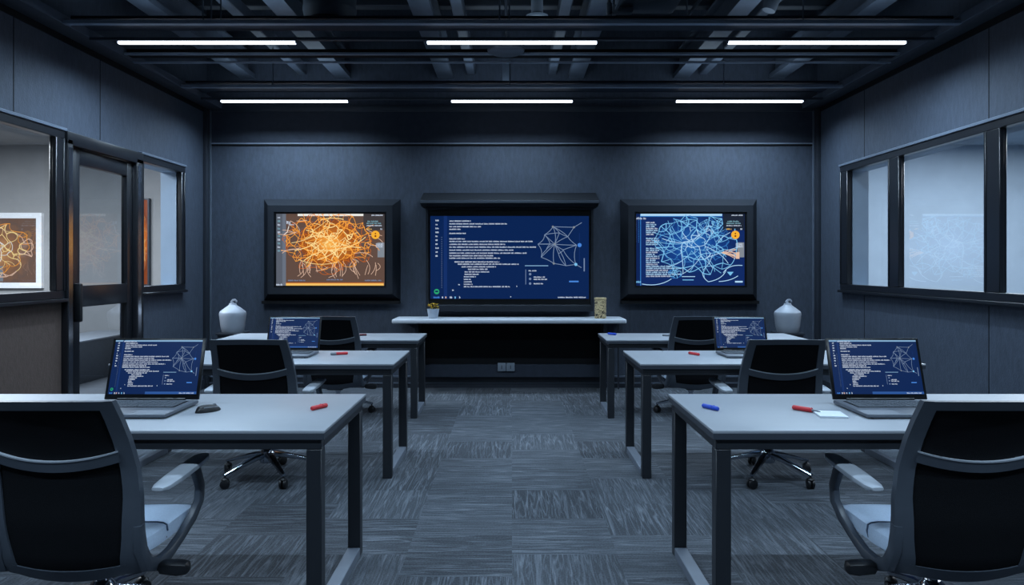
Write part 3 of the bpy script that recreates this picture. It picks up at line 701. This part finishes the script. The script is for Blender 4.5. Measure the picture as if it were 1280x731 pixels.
# ------------------------------------------------------------------ desks
DW = 1.83
def make_desk(name_label, x_in, y0, y1, hz, s, group):
    """x_in: inner edge distance from room axis; s=-1 left side, 1 right side. origin at inner front corner on floor"""
    t = thing('desk', name_label, 'desk', (s*x_in, y0, 0), 0, group)
    D = y1-y0; X = lambda a, b: sorted((s*a, s*b))
    def B(m_, a, b, ya, yb, za, zb, bev=.003, mi=0): a, b = X(a, b); m_.box(a, b, ya, yb, za, zb, bev=bev, mi=mi, seg=1); return m_
    a, b = X(0, DW)
    top = MB().box(a, b, 0, D, hz-.012, hz, bev=.003, seg=2).box(a+.001, b-.001, .001, D-.001, hz-.034, hz-.0115, mi=1)
    top.build('tabletop', [M_TOP, M_EDGE], t, weld=False)
    L = .058; i0 = .014
    fr = MB()
    B(fr, i0, DW-i0, i0, i0+.04, hz-.074, hz-.034); B(fr, i0, DW-i0, D-i0-.04, D-i0, hz-.074, hz-.034)
    B(fr, i0, i0+L, i0+.04, D-i0-.04, hz-.074, hz-.034); B(fr, DW-i0-L, DW-i0, i0+.04, D-i0-.04, hz-.074, hz-.034)
    fr.build('apron', M_DESK, t, weld=False)
    for xa in (i0, DW-i0-L):
        for ya in (i0, D-i0-L):
            B(MB(), xa, xa+L, ya, ya+L, 0.0, hz-.074).build('leg', M_DESK, t)
        B(MB(), xa, xa+L, i0+L, D-i0-L, 0.0, .045).build('foot_rail', M_FOOT, t)
    return t
G = 'white desks in two columns'
H1, H2, H3 = .755, .74, .705
rows = {1: (2.75, 3.54, H1, .70, .75), 2: (4.73, 5.48, H2, .76, .825), 3: (6.60, 7.26, H3, .838, .847)}
lab = {1: 'nearest the viewer', 2: 'in the middle row', 3: 'in the far row'}
extra = {(1,-1): 'with laptop, mouse and red marker', (1,1): 'with laptop, blue marker and white pad', (2,-1): 'with small laptop and grey-ended red marker', (2,1): 'with small laptop and plain red marker',
         (3,-1): 'with only a dark marker on top', (3,1): 'with a blue marker on its inner corner'}
for r_, (y0, y1, hz, xl, xr) in rows.items():
    for s, xi in ((-1, xl), (1, xr)):
        make_desk('white-topped desk %s, %s' % (lab[r_], extra[(r_, s)]), xi, y0, y1, hz, s, G)

# ------------------------------------------------------------------ chairs
def lerp_tab(tab, z):
    for (z0, v0), (z1, v1) in zip(tab, tab[1:]):
        if z <= z1:
            f_ = (z-z0)/(z1-z0); f_ = max(0, min(1, f_)); return v0+(v1-v0)*f_
    return tab[-1][1]
YT = [(.26, -.18), (.34, -.225), (.48, -.25), (.58, -.255), (.68, -.27), (.78, -.305), (.86, -.345), (.93, -.385)]
WT = [(.26, .222), (.32, .246), (.42, .258), (.56, .260), (.66, .256), (.76, .248), (.86, .238), (.93, .229)]
def bk(u, z, dy=0):
    """point on backrest: u -1..1 across"""
    return (u*lerp_tab(WT, z), lerp_tab(YT, z) + .045*u*u - .02 + dy, z)
def make_chair(label, s, group):
    """office chair facing +y; s: side on which the lever sits"""
    t = thing('office_chair', label, 'chair', (0,0,0), 0, group)
    # back frame: two side bars, top bar, lower bar as one mesh; cross bar separately
    f = MB(); ZT, ZB = .925, .285
    wd = lambda z: .19 + .10*max(0, (.62-z)/.3)**1.2*.8            # bar width in u, wider low down
    for sg in (-1, 1):
        f.patch(lambda u, v, sg=sg: bk(sg*(1 - wd(ZB+(ZT-ZB)*v)*(1-u)) if sg > 0 else (-1 + wd(ZB+(ZT-ZB)*v)*u), ZB+(ZT-ZB)*v), 3, 18, .028)
    f.patch(lambda u, v: bk((2*u-1)*.83, .893 + .032*v + .006*(1-(2*u-1)**2)), 14, 2, .026)
    f.patch(lambda u, v: bk((2*u-1)*.80, .283 + .045*v - .018*(1-(2*u-1)**2)), 14, 2, .03)
    fr = f.build('back_frame', M_CFR, t, weld=False)
    f = MB().patch(lambda u, v: bk((2*u-1)*.84, .672 + .036*v + .030*(2*u-1)**2, -.006), 16, 2, .026)
    f.build('cross_bar', M_CFR, fr)
    f = MB().patch(lambda u, v: bk((2*u-1)*.84, .708 + .005*v + .030*(2*u-1)**2, -.008), 16, 1, .02)
    f.build('bar_edge', M_ARM, fr)
    f = MB().patch(lambda u, v: bk((2*u-1)*.86, .69 + .215*v, .008), 14, 6, .008); f.build('upper_mesh', M_MESH, t)
    f = MB().patch(lambda u, v: bk((2*u-1)*.82, .31 + .40*v, .008), 14, 14, .008); f.build('lower_mesh', M_MESH, t)
    # seat
    sw = .245
    def seat_ring(y, top, bot, w_):
        n = 20; rg = []
        for j in range(n):
            a = 2*PI*j/n; cx, cz = math.cos(a), math.sin(a)
            cx = math.copysign(abs(cx)**.30, cx); cz = math.copysign(abs(cz)**.45, cz)
            rg.append((w_*cx, y, (top+bot)/2 + (top-bot)/2*cz - .012*(1-(cx)**2)*(cz > 0)))
        return rg
    m_ = MB()
    prof = [(-.175, .405, .385, .20), (-.17, .425, .365, .225), (-.15, .435, .355, .238), (-.08, .437, .35, .244), (.02, .437, .35, .246), (.12, .437, .352, .246), (.20, .432, .355, .243), (.235, .42, .36, .235), (.25, .405, .375, .215)]
    m_.rings([seat_ring(*p) for p in [(q_[0], q_[1]-.016, q_[2]-.02, q_[3]*1.06) for q_ in prof]]); st_ = m_.build('seat', M_SEAT, t)
    m_ = MB(); y = -.03
    rg = [Vector(p) for p in seat_ring(y, .422, .344, .262)]
    m_.tube([p for p in rg if p.z > .355][::1] , .0028, n=6, side=(0,1,0)); m_.build('seam', M_SEATS, st_)
    MB().box(-.17, .17, -.20, .18, .305, .335, bev=.012).build('seat_pan', M_PLAST, t)
    # side loops: back frame -> under seat -> arm post
    for sg in (-1, 1):
        p = [(.244,-.215,.47), (.246,-.20,.38), (.250,-.165,.312), (.256,-.10,.286), (.262,-.02,.298), (.270,.06,.332), (.284,.125,.38), (.297,.160,.435), (.300,.162,.495), (.292,.148,.55), (.287,.13,.585)]
        ra = [(.020,.018), (.020,.024), (.020,.028), (.018,.026), (.017,.022), (.017,.02), (.017,.021), (.017,.024), (.016,.026), (.016,.027), (.017,.030)]
        P = [(sg*x, y, z) for x, y, z in p]
        arm = MB().tube(P, ra, n=12, side=(1,0,0)).build('arm_support', M_CFR, t)
        pts = [(.304,-.20,.588), (.307,-.17,.588), (.309,-.08,.594), (.309,.06,.602), (.306,.16,.606), (.302,.20,.608)]
        MB().tube([(sg*x, y, z) for x, y, z in pts], [(.022,.006), (.034,.012), (.040,.014), (.040,.014), (.034,.012), (.02,.006)], n=14, side=(1,0,0)).build('armrest', M_ARM, t)
    # lever paddle
    lev = MB().tube([(s*.15, -.10, .30), (s*.24, -.105, .285), (s*.29, -.11, .28)], .010, n=8)
    lev.build('lever_rod', M_CFR, t)
    MB().tube([(s*.262, -.11, .283), (s*.28, -.11, .281), (s*.34, -.112, .279), (s*.372, -.113, .279), (s*.38, -.113, .279)], [(.008,.01), (.024,.026), (.027,.03), (.022,.024), (.010,.01)], n=12, side=(0,0,1)).build('lever', M_PLAST, t)
    # mechanism, gas lift, base
    MB().box(-.075, .075, -.14, .11, .245, .31, bev=.014).build('mechanism', M_PLAST, t)
    MB().lathe([(.018, .15), (.018, .21), (.026, .21), (.026, .25)], n=16).build('gas_lift', M_CHROME, t)
    MB().lathe([(.045, .10), (.05, .115), (.046, .17), (.028, .19), (.0, .19)], n=20).build('hub', M_CHROME, t)
    for i in range(5):
        a = PI/2 + 2*PI*i/5; ca, sa = math.cos(a), math.sin(a)
        lp = [(ca*r, sa*r, z) for r, z in ((.03,.15), (.10,.140), (.20,.115), (.29,.090), (.315,.084))]
        lg = MB().tube(lp, [(.020,.026), (.018,.024), (.014,.019), (.011,.015), (.008,.012)], n=10, side=(0,0,1)).build('base_leg', M_CHROME, t)
        cst = MB(); cx, cy = ca*.305, sa*.305
        ang = a + .9; ux, uy = math.cos(ang), math.sin(ang)
        for o_ in (-1, 1):
            w_ = MB().lathe([(.0, -.009), (.024, -.009), (.029, -.006), (.029, .006), (.024, .009), (.0, .009)], n=18, axis='x')
            w_.xf(Matrix.Translation((cx + ux*o_*.013, cy + uy*o_*.013, .030)) @ Matrix.Rotation(ang, 4, 'Z'))
            me = bpy.data.meshes.new('tmp'); w_.bm.to_mesh(me); w_.bm.free(); cst.bm.from_mesh(me); bpy.data.meshes.remove(me)
        cst.lathe([(.010, .03), (.026, .058), (.018, .066), (.007, .07), (.007, .086)], (cx, cy, 0), n=12)
        cst.build('caster', M_PLAST, lg)
    return t
GC = 'mesh-back office chairs at the desks'
spots = {(1,-1): (-1.545, 2.78), (2,-1): (-1.585, 4.78), (3,-1): (-1.60, 6.79), (1,1): (1.585, 2.78), (2,1): (1.655, 4.78), (3,1): (1.645, 6.79)}
cl = {(1,-1): 'large grey-framed mesh chair with blue seat, at the near desk with the mouse', (2,-1): 'mesh-back chair between the near mouse desk and the middle desk with grey and red marker',
      (3,-1): 'far mesh-back chair partly behind the small laptop, at the desk with only a dark marker',
      (1,1): 'large grey-framed mesh chair with blue seat, at the near desk with the white pad', (2,1): 'mesh-back chair between the near white-pad desk and the middle desk with plain red marker',
      (3,1): 'far mesh-back chair partly behind the small laptop, at the desk with a blue marker'}
for s in (-1, 1):
    first = None
    for r_ in (1, 2, 3):
        x, y = spots[(r_, s)]
        if first is None:
            first = make_chair(cl[(r_, s)], -s, GC); first.location = (x, y, 0)
        else: dup(first, (x, y, 0), 0, cl[(r_, s)], GC)

# ------------------------------------------------------------------ laptops
def make_laptop(label, group):
    t = thing('laptop', label, 'laptop', (0,0,0), 0, group)      # origin at hinge line centre on the desk
    w, dp, th = .42, .315, .016
    def outline(y0, y1, r, z):
        return z
    b = MB().box(-w/2, w/2, -dp, .004, .004, .004+th, bev=.006, seg=2)
    base = b.build('base', M_ALU, t)
    kb = MB().box(-w/2+.03, w/2-.03, -.175, -.030, .004+th-.001, .004+th+.0008); z = .004+th+.0008
    for r_ in range(6):
        n = 15 if r_ < 5 else 9; x0, x1 = -w/2+.035, w/2-.035; y0 = -.170 + (5-r_)*.0228
        for i in range(n):
            a = x0+(x1-x0)*i/n; bb = x0+(x1-x0)*(i+1)/n
            kb.box(a+.0018, bb-.0018, y0+.0018, y0+.021, z, z+.0022, mi=1)
    kb.build('keyboard', [M_KEYB, M_KEY], base, smooth=False, weld=False)
    MB().box(-.065, .065, -.295, -.195, .004+th-.0005, .004+th+.0006, bev=.0004, seg=1).build('touchpad', mat('touchpad', (84,91,100), rough=.5, metal=.2, var=.03, vscale=40), base)
    lid = MB().box(-w/2, w/2, 0, .008, .002, .278, bev=.004, seg=2).build('lid', M_LID, t)
    lid.location = (0, 0, .004+th); lid.rotation_euler = (math.radians(-17), 0, 0)
    o = code_screen('screen', w-.026, .243, lid, laptop=True); o.location = (0, -.0006, .147)
    MB().box(-w/2, w/2, .0072, .0086, .003, .277).build('lid_cover', M_ALU, lid, smooth=False)
    MB().lathe([(.007, -.15), (.007, .15)], (0, .004, .022), n=10, axis='x').build('hinge', M_PLAST, t)
    for x in (-.18, .18):
        for y in (-.29, -.02): MB().lathe([(.008, 0), (.007, .005)], (x, y, 0), n=8).build('rubber_foot', M_PLAST, base)
    return t
GL = 'open laptops on the desks'
lp = make_laptop('large open laptop with code on screen, beside the mouse on the near desk', GL); lp.location = (-1.60, 3.27, H1)
dup(lp, (1.634, 3.27, H1), 0, 'large open laptop with code on screen, beside the white pad on the near desk', GL)
dup(lp, (-1.578, 5.30, H2), 0, 'small open laptop on the middle desk that holds the grey and red marker', GL, .91)
dup(lp, (1.653, 5.30, H2), 0, 'small open laptop on the middle desk that holds the plain red marker', GL, .91)

plain = code_screen('screen', .42-.026, .243, None, laptop=True, green=False)      # the other laptops show no green badge
for o in list(C.objects):
    if o.get('category') == 'laptop' and o is not lp:
        for ch in o.children:
            for g in ch.children:
                if g.name.startswith('screen'): g.data = plain.data
bpy.data.objects.remove(plain)
# ------------------------------------------------------------------ desk items
def marker(label, x, y, z, ang, ln, m, cap=None, tip=None, rad=.009, group='felt markers on the desks'):
    t = thing('marker', label, 'marker', (x, y, z+rad), ang, group)
    h = ln/2
    body = [(.0, -h), (rad*.75, -h), (rad, -h+.004), (rad, h*.35)] + ([(rad, h-.004), (rad*.75, h), (0, h)] if not cap and not tip else [(rad*.95, h*.4), (0, h*.4)])
    MB().lathe(body, n=14, axis='x').build('barrel', m, t)
    if cap: MB().lathe([(0, h*.36), (rad*1.08, h*.36), (rad*1.1, h*.4), (rad*1.1, h-.005), (rad*.8, h), (0, h)], n=14, axis='x').build('cap', cap, t)
    else: MB().box(h*.3, h*.34, -rad*1.04, rad*1.04, -rad*.9, rad*1.04, bev=.002, seg=1).build('cap_ring', m, t)
    if tip: MB().lathe([(0, h*.3), (rad*.5, h*.36), (rad*.4, h*.7), (rad*.2, h), (0, h)], n=10, axis='x').build('tip', tip, t)
    return t
def dpt(px, py, hz): Y = (CAM-hz)*F/(py-HY); return PX(px, Y), Y
x, y = dpt(399, 511, H1); marker('red marker on the near desk with the mouse', x, y, H1, math.radians(60), .09, M_RED, rad=.0095)
x, y = dpt(888, 511.5, H1); marker('blue marker on the near desk with the white pad', x, y, H1, math.radians(-60), .09, M_BLUE, rad=.0095)
x, y = dpt(1008, 514.5, H1); marker('red-handled pen with metal tip pointing at the white pad', x, y, H1, math.radians(-52), .125, M_RED, tip=M_GREY, rad=.010)
x, y = dpt(424, 443.5, H2); marker('red marker with grey end on the middle desk', x, y, H2, math.radians(205), .12, M_RED, cap=M_GREY, rad=.010)
x, y = dpt(867.5, 443.5, H2); marker('plain red marker on the middle desk left of its laptop', x, y, H2, math.radians(-65), .11, M_RED, rad=.0095)
x, y = dpt(765, 418.6, H3); marker('small blue marker on the far desk corner', x, y, H3, math.radians(-50), .10, M_BLUE, rad=.011)
x, y = dpt(834, 420.2, H3); marker('small grey marker on the far desk beside its chair', x, y, H3, math.radians(-15), .09, M_GREY, rad=.010)
x, y = dpt(453, 419.6, H3); marker('small dark maroon marker on the far desk', x, y, H3, math.radians(15), .08, M_MAROON, rad=.010)
x, y = dpt(1037, 518.5, H1)
t = thing('notepad', 'small white paper pad beside the laptop, touched by the red pen', 'notepad', (x, y, H1), math.radians(-8))
MB().box(-.055, .055, -.065, .065, 0, .008, bev=.001, seg=1).build('pages', M_PAPER, t)
MB().box(-.055, .055, .052, .067, .0005, .010, bev=.001, seg=1).build('binding', M_TOP, t)
x, y = dpt(260, 514, H1)
t = thing('mouse', 'dark computer mouse lying beside the laptop', 'mouse', (x, y, H1), math.radians(-38))
m_ = MB(); rg = []
for i in range(9):
    f_ = -1+2*i/8; ww = .030*math.sqrt(max(.04, 1-f_**2*.96)); hh = .030*math.sqrt(max(.02, 1-(f_+.15)**2*.72)) if abs(f_) < 1 else .006
    rg.append([(ww*math.cos(2*PI*j/16), f_*.055, max(0.0, hh*max(0, math.sin(2*PI*j/16))**.7)) for j in range(16)])
m_.rings(rg); m_.build('shell', M_PLAST, t)
MB().lathe([(0, -.004), (.008, -.004), (.009, 0), (.008, .004), (0, .004)], (0, .028, .022), n=14, axis='x').build('scroll_wheel', M_GREY, t)
MB().tube([(.020,-.03,.021), (.023,0,.020), (.019,.035,.017)], .0025, n=6).build('side_strip', M_GREY, t)

# ------------------------------------------------------------------ urns on pedestals
for s, px, where in ((-1, 291, 'near the glass door'), (1, 984.5, 'beside the window wall')):
    Y = 7.62; x = PX(px, Y); zp = PZ(416.3, Y-.13)
    t = thing('pedestal', 'slim dark square pedestal under the white urn ' + where, 'pedestal', (x, Y, 0), 0, 'pedestals under the urns')
    MB().box(-.115, .115, -.115, .115, .03, zp-.025, bev=.004).build('column', M_TRIM, t)
    MB().box(-.13, .13, -.13, .13, zp-.025, zp, bev=.004).build('top_plate', M_TRIM, t)
    MB().box(-.125, .125, -.125, .125, 0, .03, bev=.003).build('base_plate', M_TRIM, t)
    t = thing('urn', 'white lidded urn with a hooked handle on the pedestal ' + where, 'urn', (x, Y, zp), 0, 'white urns by the far wall')
    q = Y/F
    MB().lathe([(0, 0), (12.5*q, 0), (13.2*q, 1*q), (14.6*q, 8*q), (15.9*q, 20*q), (16.2*q, 23*q), (15.6*q, 25*q)], n=36).build('body', M_URN, t)
    ld = MB().lathe([(15.7*q, 24.8*q), (15.2*q, 25.8*q), (10*q, 30*q), (5.4*q, 33.2*q), (4.4*q, 34.6*q), (4.2*q, 36*q), (0, 36.3*q)], n=36).build('lid', M_URN, t)
    hp = [(-.5*q, 0, 35.5*q), (-1.4*q, 0, 38*q), (.3*q, 0, 39.8*q), (2.6*q, 0, 40.2*q), (4.4*q, 0, 38.8*q), (4.8*q, 0, 37.2*q)]
    MB().tube(hp, [2.0*q, 1.6*q, 1.4*q, 1.3*q, 1.2*q, .8*q], n=10, side=(0,1,0)).build('handle', M_URN, ld)

# ------------------------------------------------------------------ things in the left neighbouring room
Y = 10.06
def art(name, label, px0, px1, py0, py1, framed, seed):
    x0, x1 = PX(px0, Y), PX(px1, Y); z0, z1 = PZ(py1, Y), PZ(py0, Y); w_, h_ = x1-x0, z1-z0
    t = thing(name, label, 'picture', ((x0+x1)/2, 10.1, (z0+z1)/2))
    R = random.Random(seed); fw = .075 if framed else .02
    f = MB(); o_ = [(-w_/2, -h_/2), (w_/2, -h_/2), (w_/2, h_/2), (-w_/2, h_/2)]
    qd = lambda k_, y: [(a*(1-2*k_/w_), y, b*(1-2*k_/h_)) for a, b in o_]
    f.rings([qd(0, -.002), qd(0, -.06), qd(fw, -.06), qd(fw, -.03)], caps=False); f.poly(qd(fw, -.028))
    f.build('frame', M_WHITEFR if framed else M_TRIM, t, smooth=False)
    bg = radial(name+'_canvas', 0, -.03, w_*.5, h_*.55, [(.2, (206,150,98)), (.6, (150,106,76)), (1.2, (112,88,76)), (1.4, (104,86,78))]) if framed else \
         radial(name+'_canvas', 0, 0, w_*.6, h_*.5, [(.2, (255,170,70)), (.7, (214,110,30)), (1.2, (150,70,20)), (1.4, (120,56,18))])
    s = SCR(w_-2*fw, h_-2*fw, bg)
    a_ = (S_WHT, S_OR3, S_PEACH)
    web(s, R, .5, .5, .46, .44, 60, a_, .010, 2, 3, .55); web(s, R, .5, .45, .44, .42, 50, (S_OR3, S_OR3, S_OR2), .007, 3, 3, .5)
    if framed:
        for i in range(14): 
            u = R.uniform(.1,.6); s.rect(u, R.uniform(.72,.82), u+R.uniform(.02,.06), 1-.02, S_GREY, 1)
    o = s.build('canvas', t); o.location = (0, -.034, 0)
    return t
art('framed_picture', 'white-framed picture of tangled glowing orange lines on the wall beyond the window', -62, 53, 266, 360, True, 5)
art('orange_panel', 'narrow glowing orange panel beyond the small window beside the door', 160, 187, 248, 357, False, 9)
t = thing('low_cabinet', 'low dark cabinet with pale top edge, seen through the lower door glass', 'cabinet', (-5.3, 8.9, 0))
MB().box(-.3, .3, -1.1, 1.1, 0, .475, bev=.004).build('body', M_NFLOOR, t)
MB().box(-.31, .31, -1.11, 1.11, .475, .495, bev=.003).build('top', M_TOP, t)

# ------------------------------------------------------------------ camera
cam = bpy.data.cameras.new('camera'); cam.sensor_width = 36; cam.lens = F/1280*36; cam.shift_y = -(365.5-HY)/1280
co = bpy.data.objects.new('camera', cam); co.location = (0, 0, CAM); co.rotation_euler = (PI/2, 0, 0); C.objects.link(co); sc.camera = co
